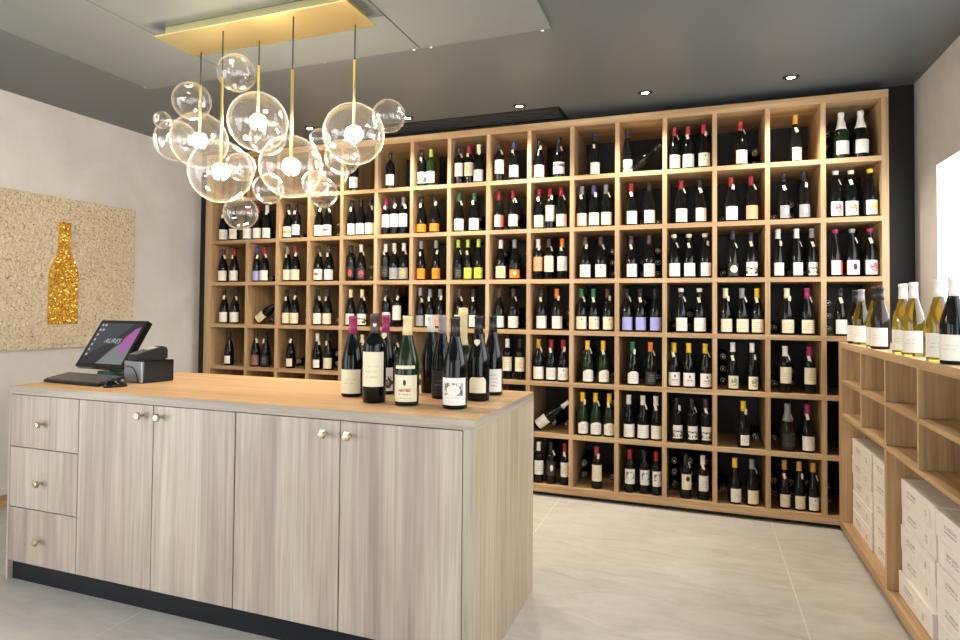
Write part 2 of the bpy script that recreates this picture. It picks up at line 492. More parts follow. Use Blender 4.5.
LYING='''
1 14 4.285,0 4.285,1
1 16 4.705,0 4.705,1 4.705,2 4.808,0 4.808,1 4.808,2 4.911,0 4.911,1 4.911,2
2 3 0.675,0
2 4 1.085,0 1.085,1
2 8 2.325,0 2.325,1
2 9 2.535,0 2.635,0 2.635,1 2.735,0
2 12 3.565,0 3.665,0
2 14 4.085,0
2 15 4.395,0 4.495,0 4.495,1 4.595,0
3 2 0.365,0 0.465,0 0.465,1
3 5 1.395,0 1.395,1
3 9 2.535,0 2.535,1 2.535,2 2.735,0 2.735,1 2.735,2
3 11 3.355,0 3.355,1 3.355,2
3 12 3.465,0 3.565,0 3.565,1 3.665,0 3.665,1 3.665,2
3 14 4.085,0 4.285,0
3 15 4.495,0 4.595,0
4 3 0.775,0 0.775,1
4 4 1.085,0
4 6 1.605,0 1.605,1 1.605,2
4 9 2.635,0 2.635,1 2.735,0
4 10 2.945,0 3.045,0 3.045,1
4 11 3.155,0 3.155,1
4 12 3.465,0 3.465,1 3.565,0 3.565,1 3.565,2
4 13 3.775,0 3.875,0 3.875,1 3.975,0
4 15 4.395,0 4.495,0
4 16 4.705,0 4.705,1 4.705,2
5 3 0.675,0
5 4 0.985,0 0.985,1 1.085,0 1.085,1
5 11 3.155,0 3.155,1 3.155,2 3.355,0
5 12 3.665,0
5 13 3.775,0 3.775,1 3.875,0
5 14 4.085,0 4.085,1 4.085,2 4.285,0
5 15 4.395,0 4.495,0 4.495,1
6 11 3.355,0 3.355,1 3.355,2
6 12 3.565,0 3.565,1 3.565,2
6 14 4.285,0
6 15 4.395,0 4.595,0
7 11 3.155,0 3.155,1 3.355,0
7 13 3.775,0 3.775,1 3.775,2 3.875,0 3.875,1 3.875,2 3.975,0 3.975,1 3.975,2
7 14 4.085,0 4.285,0
7 15 4.395,0 4.395,1 4.495,0 4.495,1 4.595,0 4.595,1
7 16 4.705,0 4.705,1
'''
BUB=[ (1.504,-1.770,2.170,0.142),(1.797,-1.934,1.952,0.146),(1.888,-1.787,2.225,0.144),(2.207,-1.945,1.944,0.140),(2.431,-1.782,2.117,0.142),(1.571,-1.989,2.107,0.098),(1.607,-2.101,2.170,0.039),(1.596,-1.919,2.319,0.091),(1.988,-2.015,1.944,0.065),(1.859,-1.909,2.428,0.089),(2.037,-1.898,2.102,0.082),(2.208,-2.098,1.814,0.064),(2.371,-1.989,1.847,0.059),(2.452,-2.057,1.791,0.063),(1.893,-1.904,1.755,0.079),(2.634,-1.824,2.168,0.074),(2.355,-1.940,2.060,0.045),(2.468,-1.934,1.969,0.077),(2.489,-2.030,1.878,0.060) ]
PEND, SPOT, WORLD, EXPO, WIN = 36, 84, 6.0, 0.0, 7.0

# ------------------------------------------------------------------ the room
ZC = 2.70
XL, XR, YF = -.30, 5.165, -7.2
struct('floor', B((XL-.1, XR+.1, YF, .60, -.08, 0)), floor_m)
struct('ceiling', B((XL-.1, XR+.1, YF, .60, ZC, ZC+.1)), ceil_m)
def wall_x(name, x0, x1, ops, m):
    bx = []; y = YF
    for (a, b, z0, z1) in ops:
        bx += [(x0, x1, y, a, 0, ZC), (x0, x1, a, b, z1, ZC)]
        if z0 > 0: bx.append((x0, x1, a, b, 0, z0))
        y = b
    bx.append((x0, x1, y, .60, 0, ZC))
    struct(name, B(*bx), m)
WY0, WY1, WZ0, WZ1 = -2.35, -.215, 1.32, 2.12
LW = (-6.7, -3.5, .12, 2.45)          # shop window in the left wall, behind the viewer
RW = (-6.4, -2.8, .40, 2.45)          # second window in the right wall, behind the viewer
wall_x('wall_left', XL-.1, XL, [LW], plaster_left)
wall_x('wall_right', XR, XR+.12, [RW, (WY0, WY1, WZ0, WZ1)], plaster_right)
struct('wall_front', B((XL, 1.0, YF-.1, YF, 0, ZC), (2.2, XR, YF-.1, YF, 0, ZC), (1.0, 2.2, YF-.1, YF, 2.4, ZC)), plaster_left)
struct('wall_back', B((XL, XR, .53, .60, 0, ZC)), black_matt)
struct('trim_1', B((XL, -.146, .105, .53, 0, ZC)), black_matt)
struct('trim_2', B((4.996, XR, .16, .53, 0, ZC)), black_matt)
struct('trim_3', B((-.146, 4.996, .16, .53, 2.645, ZC)), black_matt)
struct('baseboard_left', B((XL, XL+.014, LW[1], .105, 0, .075)), oak_y)
struct('window_1', B((XR+.002, XR+.010, WY0, WY1, WZ0, WZ1)), emit('bright frosted window pane', (.95, .98, 1, 1), WIN))
struct('window_2', B((XL-.06, XL-.052, LW[0], LW[1], LW[2], LW[3])), pane_m)
struct('window_3', B((XR+.06, XR+.068, RW[0], RW[1], RW[2], RW[3])), pane_m)
# dropped ceiling panels with narrow joints
PZ = ZC-.014
struct('trim_4', B((.66, 1.342, -4.2, -1.325, PZ, ZC)), panel_m)
struct('trim_5', B((1.350, 2.546, -1.716, -1.325, PZ, ZC), (1.350, 2.546, -4.2, -1.724, PZ, ZC)), panel_m)
struct('trim_6', B((2.554, 3.255, -4.2, -1.325, PZ, ZC)), panel_m)

# ------------------------------------------------------------------ wall shelf
Q, Z0, P = .36102, 2.5901, .31
def zrow(r): return Z0-r*Q+.015 if r < 7 else .079          # top of the board below row r
def divx(i): return -.0808 if i == 0 else (4.966 if i == 16 else i*P)
sh = thing('wine_shelf', 'tall oak grid shelf full of wine bottles filling the back wall', 'shelf', (0, 0, 0))
DEP = .50
obj('back_panel', B((-.143, 4.993, DEP, DEP+.02, .03, 2.638)), back_m, sh)
obj('side_panel', B((-.143, -.067, 0, DEP, .079, 2.588)), oak_z, sh)
obj('side_panel', B((4.957, 4.993, 0, DEP, .079, 2.588)), oak_z, sh)
obj('top_board', B((-.143, 4.993, -.002, DEP, 2.588, 2.638)), oak_x, sh, bevel=.0015)
obj('bottom_board', B((-.143, 4.993, -.002, DEP, .029, .079)), oak_x, sh, bevel=.0015)
for r in range(1, 7):
    obj('shelf_board', B((-.067, 4.957, 0, DEP, Z0-r*Q-.015, Z0-r*Q+.015)), oak_x, sh, bevel=.001)
for i in range(1, 16):
    for rows in (((1,), range(3, 8)) if i == 1 else (range(1, 8),)):
        bx = []
        for r in rows:
            zt = 2.588 if r == 1 else Z0-(r-1)*Q-.015
            bx.append((i*P-.014, i*P+.014, .001, DEP, zrow(r)-.015*(r < 7), zt+.015*(r > 1)))
        obj('upright', B(*bx), oak_z, sh)
obj('plinth', B((-.13, 4.98, .04, DEP, 0, .029)), black_matt, sh)

ROWN = ['', 'top', 'second', 'third', 'fourth', 'fifth', 'sixth', 'bottom']
ORD = ['', 'first', 'second', 'third', 'fourth', 'fifth', 'sixth', 'seventh', 'eighth']
def cellname(r, c):
    return f"{ROWN[r]} row, {ORD[c] if c <= 8 else ORD[17-c]} cell from {'left' if c <= 8 else 'right'}"
POS = {1: ['alone'], 2: ['left of two', 'right of two'], 3: ['left of three', 'middle of three', 'right of three']}
SHORT = {(3, 13), (4, 13), (3, 16), (2, 16)}
ARCH = {(5, 11), (6, 11), (5, 12)}
NOTAG = {(1, 5), (1, 6), (3, 9), (5, 9), (7, 12)}
tv = 0
for ln in SHELF.strip().splitlines():
    r, c, rest = ln.split(' ', 2); r = int(r); c = int(c)
    its = rest.split(';')
    for k, it in enumerate(its):
        x, s_, cap, lab, st = it.split(); tv += 1
        sc_ = {'B': .985, 'S': .93, 'C': .94, 'X': .975}[s_]*(.98 if r == 7 else 1)
        g = 'dark'
        if (r, c) in ((5, 11), (6, 11)) or (r, c, k) in ((1, 16, 0), (1, 7, 1)): g = 'green'
        if (r, c) in ((6, 15),) and k == 0: g = 'amber'
        lbl = f"{CAPC[cap][2]}-capped {'green' if g == 'green' else 'dark'} bottle, {LABC[lab][1]} label, {POS[len(its)][k]}, {cellname(r, c)}"
        yj = .062+(.006 if (tv*7) % 3 == 0 else 0)
        make_bottle(lbl, s_, cap, lab, st, (float(x), yj, zrow(r)), (0, 0, .35+random.uniform(-.16, .16)), g,
                    (r, c) in SHORT, (r, c) in ARCH and k != 1 or (r, c) in ((5, 11), (6, 11)), None if (r, c) in NOTAG or tv % 9 == 4 else tv,
                    sc_, 'wine bottles standing on the wall shelf')
# bottles that lie behind the standing ones, necks forward
LVL = ['lowest', 'second', 'third']
for ln in LYING.strip().splitlines():
    r, c, rest = ln.split(' ', 2); r = int(r); c = int(c)
    ents = [tuple(float(v) for v in e.split(',')) for e in rest.split()]
    xsu = sorted({e[0] for e in ents})
    for (x, L) in ents:
        w = ['left', 'middle', 'right'][min(2, max(0, int((x-(divx(c-1)+.015))/((divx(c)-divx(c-1)-.03)/3))))]
        tv += 1
        make_bottle(f"dark bottle lying neck forward, {LVL[int(L)]} in {w} stack, {cellname(r, c)}", 'B', 'wcwwc'[tv % 5], None, 'p',
                    (x, .492, zrow(r)+.0407+L*.0812), (PI/2, 0, 0), 'dark', False, False, None, 1, 'wine bottles lying inside the wall shelf')
# three bottles lying across their cell, leaning on the upright
def leaning(r, c, th, y, label, cap, lab, st, lo, g='dark'):
    zc = zrow(r)+.0407*math.cos(th)+.0005
    make_bottle(label, 'B', cap, lab, st, (lo+.0407*math.sin(th)+.002, y, zc), (0, PI/2-th, 0), g, group='wine bottles lying inside the wall shelf')
    # turn the label to the front
leaning(4, 2, math.radians(36), .10, 'dark bottle lying aslant with cream label low left, fourth row, second cell from left', 'd', 'c', 'p', .326)
leaning(6, 10, math.radians(38), .10, 'white-capped dark bottle lying aslant, white label low left, sixth row, seventh cell from right', 'w', 'w', 'p', 2.806)
leaning(1, 12, math.radians(37), .16, 'dark bottle lying aslant in shade, top row, fifth cell from right', 'k', None, 'p', 3.426)
for (r, c, x, n, cap) in ((4, 2, .42, 'left', 's'), (4, 2, .51, 'right', 's'), (6, 10, 2.93, 'left', 'w'), (6, 10, 3.03, 'right', 'w')):
    make_bottle(f"dark bottle lying under the slanting one, {n} of two, {cellname(r, c)}", 'B', cap, None, 'p', (x, .492, zrow(r)+.0407), (PI/2, 0, 0), 'dark',
                group='wine bottles lying inside the wall shelf')

# ------------------------------------------------------------------ counter
ct = thing('shop_counter', 'long grey ash counter with warm-tinted top, drawers and doors', 'counter', (2.02, -1.84, 0))
def cpart(name, bm, m, par=None, bevel=.0012, off=(2.02, -1.84, 0)):
    for v in bm.verts: v.co -= Vector(off)
    return obj(name, bm, m, par or ct, bevel)
CX0, CX1, CY0, CY1, CT = .827, 3.210, -2.237, -1.439, .9216
bm = bmesh.new(); add_box(bm, CX0, CX1, CY0, CY1, CT-.038, CT); bm.normal_update()
for f in bm.faces:
    f.material_index = 0 if f.normal.z > .5 else (1 if abs(f.normal.y) > .5 else 2)
cpart('counter_top', bm, [top_x, edge_x, edge_y], bevel=0)
cpart('side_panel', B((CX0, CX0+.012, CY0, CY1, 0, CT-.038)), ash_z)
bm = B((CX1-.044, CX1, CY0, CY1, 0, CT-.038)); bm.normal_update()
for f in bm.faces: f.material_index = 1 if f.normal.y < -.5 else 0
cpart('side_panel', bm, [side_z, edge_z], bevel=0)
cpart('back_panel', B((CX0+.012, CX1-.044, CY1-.02, CY1, .09, CT-.038)), ash_z)
cpart('carcass', B((CX0+.012, CX1-.044, CY0+.03, CY1-.02, .09, CT-.038)), plain('dark carcass', (.05, .04, .03, 1), .6))
cpart('plinth', B((CX0+.02, CX1-.044, CY0+.02, CY1-.03, 0, .09)), plinth_m)
def knob(par, x, z):
    bm = bmesh.new(); m = Matrix.Translation((x, CY0, z)) @ Matrix.Rotation(PI/2, 4, 'X')
    add_lathe(bm, [(0, 0), (.007, 0), (.006, .014), (.012, .019), (.019, .027), (.013, .036), (0, .037)], 6, m)
    for f in bm.faces: f.smooth = False
    cpart('knob', bm, knob_m, par, 0, (2.02, -1.84, 0))
g_ = .0022
for z0, z1, kz in ((.636, .880, .753), (.351, .632, .480), (.094, .347, .213)):
    d = cpart('drawer', B((.842, 1.2895, CY0, CY0+.02, z0, z1)), ash_z); knob(d, 1.063, kz)
for x0, x1, kx in ((1.2945, 1.7355, 1.678), (1.7405, 2.1715, 1.785), (2.1785, 2.6645, 2.605), (2.6695, 3.162, 2.712)):
    d = cpart('door', B((x0, x1, CY0, CY0+.02, .094, .880)), ash_z); knob(d, kx, .836-.006*(kx > 2))

# ------------------------------------------------------------------ things on the counter
def magnum(label, x, y, sh, cap, lab, st, H, r, g='dark', extra=None, rz=.25, arch=False):
    t = make_bottle(label, sh, cap, lab, st, (x, y, CT), (0, 0, rz), g, False, arch, None, 1, 'large bottles on the counter')
    s = H/PROF[sh][-1][1]; t.scale = (r/PROF[sh][4][0], r/PROF[sh][4][0], s)
    if extra: extra(t, sh)
    return t
def seal(z, a=0, w=.011, m=None):
    def f(t, sh):
        bm = bmesh.new(); rr = prof_r(sh, z)
        m_ = Matrix.Rotation(a, 4, 'Z') @ Matrix.Translation((0, -rr-.0008, z)) @ Matrix.Rotation(PI/2-.32, 4, 'X')
        out = [(0, -1.25), (.75, -.5), (1, .2), (.85, .85), (0, .95), (-.85, .85), (-1, .2), (-.75, -.5)]
        a_ = [bm.verts.new(m_ @ Vector((x*w, y*w, .0012))) for x, y in out]
        b_ = [bm.verts.new(m_ @ Vector((x*w, y*w, -.004))) for x, y in out]
        bm.faces.new(a_); bm.faces.new(b_[::-1])
        for i in range(8): bm.faces.new((a_[i], a_[(i+1) % 8], b_[(i+1) % 8], b_[i]))
        obj('seal', bm, m or tag_m, t)
    return f
def strip(z0, z1, half=.9):
    def f(t, sh):
        bm = bmesh.new(); n = 12
        lo, hi = [], []
        for k in range(n+1):
            a = -PI/2+(k/n-.5)*2*half
            for L, z in ((lo, z0), (hi, z1)):
                rr = prof_r(sh, z)+.0007
                L.append(bm.verts.new((rr*math.cos(a), rr*math.sin(a), z)))
        for k in range(n): bm.faces.new((lo[k], lo[k+1], hi[k+1], hi[k])).smooth = True
        obj('neck_strip', bm, label_mat('c', 'p'), t)
    return f
magnum('magenta-capped black magnum with beige label, leftmost on the counter', 2.510, -1.897, 'B', 'm', 'c', 'p', .352, .0470)
magnum('square-shouldered black magnum with tall cream label, second from left on counter', 2.683, -2.010, 'X', 'd', 'c', 'H', .364, .0475, extra=seal(.262, .2, .006))
magnum('magenta-capped dark bottle with white heart seal, behind the square-shouldered magnum', 2.604, -1.770, 'B', 'm', 'w', 'a', .356, .044, extra=seal(.222, -.1, .011))
magnum('green magnum with gold cap, cream label and neck strip on counter', 2.834, -2.013, 'B', 'f', 'c', 'x', .358, .0490, 'green', extra=strip(.123, .134))
magnum('white-capped plain black magnum standing behind, between green and printed-label magnums', 2.775, -1.650, 'B', 'w', None, 'p', .358, .0440)
magnum('grey-capped black magnum with small dark label, behind the black-and-white label magnum', 2.895, -1.800, 'B', 's', 'k', 'p', .360, .0440)
magnum('black magnum with black-and-white printed label at front of counter', 3.045, -2.020, 'B', 'k', 'w', 'f', .357, .0485)
magnum('large champagne bottle with gold foil neck among black magnums', 2.930, -1.640, 'M', 'f', None, 'p', .392, .0520, 'green')
magnum('black magnum with white shield seal and cut-corner label', 3.060, -1.790, 'B', 'k', 'c', 'z', .360, .0475, extra=seal(.205, -.15, .011))
magnum('black magnum with tall white label, rightmost on the counter', 3.060, -1.600, 'B', 'k', 'w', 't', .362, .0455)

# touch screen till
till = thing('touch_screen', 'black tilted touch screen monitor of the till on the counter', 'monitor', (.90, -1.72, CT))
yaw, tilt, W, H = -.015, .565, .349, .288
r_ = Vector((math.cos(yaw), math.sin(yaw), 0)); n_ = Vector((-math.sin(yaw), math.cos(yaw), 0))
u_ = Vector((0, 0, 1))*math.cos(tilt)+n_*math.sin(tilt); w_ = r_.cross(u_)      # w_ points to the viewer
MS = Matrix((( r_.x, u_.x, w_.x, .800-.90), (r_.y, u_.y, w_.y, -1.893+1.72), (r_.z, u_.z, w_.z, .986-CT), (0, 0, 0, 1)))
bm = B((0, W, 0, H, -.034, 0)); bmesh.ops.transform(bm, matrix=MS, verts=bm.verts)
obj('housing', bm, gloss_black, till, bevel=.004)
def poly(bm, pts, z, mi):
    f = bm.faces.new([bm.verts.new((x*W, y*H, z)) for x, y in pts]); f.material_index = mi
bm = bmesh.new()
poly(bm, [(.06, .07), (.94, .07), (.94, .93), (.06, .93)], .0006, 0)
poly(bm, [(.06, .20), (.50, .56), (.78, .93), (.94, .93), (.94, .80), (.62, .50), (.40, .07), (.06, .07)], .0009, 1)
poly(bm, [(.40, .07), (.94, .07), (.94, .74), (.80, .62), (.56, .34)], .0012, 2)
poly(bm, [(.80, .24), (.70, .40), (.72, .62), (.84, .80), (.94, .86), (.94, .50), (.88, .34)], .0015, 3)
for k in range(7):
    y = .86-k*.105
    poly(bm, [(.085, y), (.12, y), (.12, y+.045), (.085, y+.045)], .0012, 4)
    if k < 2: poly(bm, [(.15, y), (.19, y), (.19, y+.045), (.15, y+.045)], .0012, 4)
bmesh.ops.transform(bm, matrix=MS, verts=bm.verts)
scr = [emit('screen slate', lin(72, 80, 92), .55), emit('screen navy', lin(28, 34, 50), .55), emit('screen pale', lin(150, 158, 158), .6), emit('screen orchid', lin(196, 110, 190), .65), emit('screen icon', lin(215, 222, 228), .7)]
for m in scr: m.node_tree.nodes['Principled BSDF'].inputs['Roughness'].default_value = .12
obj('screen', bm, scr, till)
cu = bpy.data.curves.new('t', 'FONT'); cu.body = 'AURES'; cu.size = .040; cu.align_x = 'CENTER'; cu.shear = .2
to = bpy.data.objects.new('t', cu); COL.objects.link(to)
me = bpy.data.meshes.new_from_object(to); bpy.data.objects.remove(to)
bm = bmesh.new(); bm.from_mesh(me)
bmesh.ops.transform(bm, matrix=MS @ Matrix.Translation((.50*W, .50*H, .0018)), verts=bm.verts)
o = obj('screen_text', bm, [scr[4]], till); o['label'] = 'white lettering on the screen'
obj('stand', B((-.02, .10, -.035, .035, .008, .13)), black_plastic, till, bevel=.006)
obj('foot', B((-.09, .15, -.10, .10, 0, .012)), black_plastic, till, bevel=.004)
obj('stand_base', B((-.03, .11, -.098, -.03, .0121, .034)), plain('dark teal plastic', lin(30, 96, 88), .25), till, bevel=.006)['label'] = 'teal block at the stand'

kb = thing('keyboard', 'black computer keyboard on the counter before the touch screen', 'keyboard', (1.058, -2.035, CT+.0115), -.07)
kb.rotation_euler = (.16, 0, -.07)
obj('base', B((-.208, .208, -.070, .070, 0, .014)), black_plastic, kb, bevel=.003)
bm = bmesh.new()
for j in range(5):
    for i in range(19):
        if j == 0 and 3 < i < 9: continue
        add_box(bm, -.200+i*.0212, -.200+i*.0212+.0172, -.062+j*.0250, -.062+j*.0250+.0200, .014, .021)
add_box(bm, -.200+4*.0212, -.200+9*.0212-.004, -.062, -.042, .014, .021)
obj('keys', bm, plain('dark grey keys', (.085, .085, .09, 1), .3), kb, bevel=.0015)['kind'] = 'stuff'  # keys are black; light reflected off their tops is painted as grey
ms = thing('computer_mouse', 'black computer mouse beside the keyboard on the counter', 'mouse', (1.325, -2.080, CT), -.5)
bm = bmesh.new(); bmesh.ops.create_uvsphere(bm, u_segments=20, v_segments=12, radius=1)
for v in bm.verts: v.co = Vector((v.co.x*.029, v.co.y*.052, max(0, v.co.z)*.034*(1-.25*v.co.y)))
for f in bm.faces: f.smooth = True
obj('shell', bm, gloss_black, ms)
bm = bmesh.new(); add_lathe(bm, [(0, -.003), (.006, -.003), (.007, 0), (.006, .003), (0, .003)], 14, Matrix.Translation((0, .028, .0285)) @ Matrix.Rotation(PI/2, 4, 'Y'))
obj('scroll_wheel', bm, grey_plastic, ms)

pr = thing('receipt_printer', 'black box receipt printer on the counter under the card terminal', 'printer', (1.336, -1.945, CT), math.radians(-12))
obj('case', B((-.165, 0, .012, .170, 0, .112)), gloss_black, pr, bevel=.004)
obj('front_panel', B((-.162, -.003, 0, .0118, .004, .108)), plain('silver grey panel', (.30, .32, .35, 1), .25, .4), pr, bevel=.003)['label'] = 'silver grey front panel'
bm = bmesh.new()
pts = [(-.15, -.003, .075), (-.11, -.004, .082), (-.07, -.004, .074), (-.045, -.004, .05), (-.03, -.004, .02), (-.02, -.004, .006)]
for a, b in zip(pts, pts[1:]): add_tube(bm, a, b, .0025, 8)
obj('cable', bm, cord_m, pr)

tm = thing('card_terminal', 'black and silver card payment terminal lying on the receipt printer', 'card terminal', (1.268, -1.850, CT+.1125), math.radians(-12))
tm.scale = (.95, .78, .95)
bm = bmesh.new()
prof = [(-.105, .004), (-.105, .030), (-.02, .050), (.055, .066), (.098, .066), (.108, .048), (.108, .004)]
a_ = [bm.verts.new((-.042, y, z)) for y, z in prof]; b_ = [bm.verts.new((.042, y, z)) for y, z in prof]
bm.faces.new(a_); bm.faces.new(b_[::-1])
for i in range(7): bm.faces.new((a_[i], b_[i], b_[(i+1) % 7], a_[(i+1) % 7]))
obj('body', bm, black_plastic, tm, bevel=.004)
bm = bmesh.new()
for j in range(4):
    for i in range(3):
        y = -.094+j*.0175; z = .0326+(j*.0175+.006)*.235
        add_box(bm, -.030+i*.021, -.013+i*.021, y, y+.012, z-.002, z+.0025)
obj('keys', bm, grey_plastic, tm)
bm = bmesh.new(); v = [bm.verts.new(p) for p in ((-.032, -.012, .0535), (.032, -.012, .0535), (.032, .050, .0667), (-.032, .050, .0667))]
bm.faces.new(v); obj('display', bm, plain('display grey', (.60, .60, .56, 1), .25), tm)
obj('foot', B((-.038, .038, -.10, .10, 0, .0045)), black_plastic, tm)
bm = bmesh.new(); add_lathe(bm, [(0, -.034), (.024, -.034), (.024, .034), (0, .034)], 18, Matrix.Translation((0, .080, .0455)) @ Matrix.Rotation(PI/2, 4, 'Y'))
obj('paper_housing', bm, gloss_black, tm)

# ------------------------------------------------------------------ low shelf along the right wall
XS, XB = 4.726, 5.155
LS = thing('low_shelf', 'low oak shelf along the right wall with cubbies and cartons', 'shelf', (XS, -1.4, 0))
def lpart(name, bm, m, bevel=.001):
    for v in bm.verts: v.co -= Vector((XS, -1.4, 0))
    return obj(name, bm, m, LS, bevel)
YN, YE = -2.80, -.004
lpart('top_board', B((XS, XB, YN, YE, 1.094, 1.129)), oak_y)
lpart('bottom_board', B((XS, XB, YN, YE, .029, .072)), oak_y)
lpart('plinth', B((XS+.035, XB, YN, YE, 0, .029)), black_matt)
lpart('end_panel', B((XS, XB, -.085, YE, .072, 1.094)), oak_z)
lpart('end_panel', B((XS, XB, YN, YN+.03, .072, 1.094)), oak_z)
lpart('back_panel', B((XB-.012, XB, YN+.03, -.085, .072, 1.094)), shaded_oak_z)
lpart('shelf_board', B((XS, XB-.012, YN+.03, -.085, .691, .710)), oak_y)
lpart('shelf_board', B((XS, XB-.012, YN+.03, -.085, .886, .906)), oak_y)
for y in (-.545, -.995, -1.446, -1.897, -2.348):
    lpart('divider', B((XS+.001, XB-.012, y-.009, y+.009, .710, .886), (XS+.001, XB-.012, y-.009, y+.009, .906, 1.094)), oak_z)
for y in (-.995, -1.94):
    lpart('upright', B((XS+.001, XB-.012, y-.015, y+.015, .072, .691)), oak_z)

# white cartons in the low compartments
carton_m = NT('white carton board')
nz = carton_m.noise(carton_m.coords('Object', (1, 1, 1), True), 14, 3, .5)
carton_m.set(Base_Color=carton_m.ramp(nz, [(.3, lin(218, 208, 200)), (.7, lin(230, 222, 215))]), Roughness=.7); carton_m = carton_m.m
print_m = NT('grey print on board')
_tc = print_m.n('ShaderNodeTexCoord'); _sp = print_m.n('ShaderNodeSeparateXYZ'); print_m.l(_tc.outputs['Generated'], _sp.inputs[0])
_M = print_m.math
_nz = print_m.noise(print_m.coords('Generated', (1, 34, 9), True), 1, 2, .5)
def _band(o, a, b): return _M('MULTIPLY', _M('GREATER_THAN', o, a), _M('LESS_THAN', o, b))
_k = _M('MULTIPLY', _M('GREATER_THAN', _nz, .45), _M('MAXIMUM', _M('MULTIPLY', _band(_sp.outputs[1], .55, .92), _M('MAXIMUM', _band(_sp.outputs[2], .62, .88), _band(_sp.outputs[2], .34, .50))), _M('MULTIPLY', _band(_sp.outputs[1], .10, .18), _band(_sp.outputs[2], .1, .7))))
print_m.set(Base_Color=print_m.mix(_M('MULTIPLY', _k, .6), lin(224, 215, 208), lin(120, 108, 110)), Roughness=.7); print_m = print_m.m
seam_m = plain('dark carton seam', lin(120, 104, 92), .7)
LV5 = ['bottom', 'second', 'middle', 'fourth', 'top']
COLN = ['farthest', 'second', 'third', 'nearest']
rc = random.Random(3)
def carton(w, label, loc):
    t = thing('carton', label, 'box', loc, 0, 'white cartons in the low shelf')
    h, d = .1005, .33
    obj('box_body', B((0, d, -w/2, w/2, 0, h-.016)), carton_m, t, bevel=.002)
    obj('lid', B((-.001, d+.001, -w/2-.001, w/2+.001, h-.0165, h-.0008)), carton_m, t, bevel=.002)
    obj('print', B((-.0014, -.0002, -w*.36, w*.36, .022, .072)), print_m, t)
for ci, (ya, yb) in enumerate(((-.10, -.535), (-.548, -.972), (-1.022, -1.452), (-1.466, -1.912))):
    for k in range(5):
        jit = rc.uniform(-.004, .004)-(.012 if ci == 2 and k == 0 else 0)
        carton(abs(yb-ya)-.006, f"white carton with grey print, {LV5[k]} of the {COLN[ci]} stack in low shelf", (4.778+jit, (ya+yb)/2+rc.uniform(-.0015, .0015), .0725+k*.1008))

# bottles on top of the low shelf
TB = 1.1292
for (x, y, sh_, cap, lab, st, g, lbl, short) in (
    (4.775, -.205, 'B', 'k', 'w', 'p', 'dark', 'dark bottle with white label, farthest on the low shelf top', False),
    (4.782, -.310, 'B', 's', 'w', 'p', 'olive', 'olive bottle with grey cap, second farthest on the low shelf top', False),
    (4.780, -.610, 'B', 'k', 'w', 'p', 'olive', 'olive bottle with black cap, third from far end on low shelf top', False),
    (4.772, -.735, 'B', 'k', 'w', 'p', 'amber', 'dark amber bottle with white label, fourth from far end on low shelf', False),
    (4.780, -1.070, 'B', 'w', 'w', 'p', 'olive', 'white-capped olive bottle in middle of the low shelf top, farther of pair', False),
    (4.776, -1.225, 'B', 'w', 'w', 'p', 'olive', 'white-capped olive bottle in middle of the low shelf top, nearer of pair', False),
    (4.782, -1.500, 'B', 'w', 'w', 'p', 'olive', 'white-capped olive bottle, second nearest on the low shelf top', False),
    (4.778, -1.655, 'B', 'w', 'w', 'p', 'dark', 'white-capped dark bottle nearest the viewer on the low shelf top', False)):
    make_bottle(lbl, sh_, cap, lab, st, (x, y, TB), (0, 0, -.55), g, short, False, None, 1.02, 'bottles on the low shelf top')

# ------------------------------------------------------------------ picture on the left wall
pic = thing('wall_relief', 'square crumpled cream relief panel with a golden bottle on left wall', 'picture', (XL, -1.15, 1.01))
def relief_mat():
    t = NT('crumpled cream foil')
    v = t.coords('Object')
    vo = t.n('ShaderNodeTexVoronoi'); vo.inputs['Scale'].default_value = 62; t.l(v, vo.inputs['Vector'])
    n1 = t.noise(v, 45, 5, .65, .6); n2 = t.noise(v, 30, 2, .5)
    c = t.ramp(n1, [(.3, lin(184, 168, 142)), (.5, lin(204, 189, 164)), (.72, lin(220, 207, 184))])
    sp = t.math('LESS_THAN', t.noise(t.coords('Object', (1, 1, 1)), 70, 2, .6), .335)
    c = t.mix(sp, c, lin(70, 56, 42))
    ve = t.n('ShaderNodeTexVoronoi', feature='DISTANCE_TO_EDGE'); ve.inputs['Scale'].default_value = 34
    wv = t.n('ShaderNodeVectorMath', operation='ADD'); sc = t.n('ShaderNodeVectorMath', operation='SCALE'); sc.inputs['Scale'].default_value = .02
    nn = t.n('ShaderNodeTexNoise'); nn.inputs['Scale'].default_value = 40; t.l(v, nn.inputs['Vector']); t.l(nn.outputs['Color'], sc.inputs[0]); t.l(v, wv.inputs[0]); t.l(sc.outputs[0], wv.inputs[1]); t.l(wv.outputs[0], ve.inputs['Vector'])
    ck = t.math('MULTIPLY', t.math('LESS_THAN', ve.outputs['Distance'], .035), t.math('GREATER_THAN', n2, .54))
    c = t.mix(t.math('MULTIPLY', ck, .75), c, lin(92, 76, 58))
    t.set(Base_Color=c, Roughness=.55)
    h = t.math('ADD', t.math('MULTIPLY', vo.outputs['Distance'], 1.2), n1)
    t.bump(h, .55, .010)
    return t.m
relief_m = relief_mat()
bm = bmesh.new()
N = 90
rr = random.Random(5)
vs = [[bm.verts.new((.030+(rr.random()-.5)*.007*(0 < i < N and 0 < j < N), -.545+1.09*i/N, 1.055*j/N)) for j in range(N+1)] for i in range(N+1)]
for i in range(N):
    for j in range(N): bm.faces.new((vs[i][j], vs[i+1][j], vs[i+1][j+1], vs[i][j+1]))
bl = [[bm.verts.new((0, -.545+1.09*i, 1.055*j)) for j in (0, 1)] for i in (0, 1)]
bm.faces.new((bl[0][0], bl[0][1], bl[1][1], bl[1][0]))
bm.faces.new([vs[i][0] for i in range(N+1)]+[bl[1][0], bl[0][0]]); bm.faces.new([vs[i][N] for i in range(N+1)]+[bl[1][1], bl[0][1]])
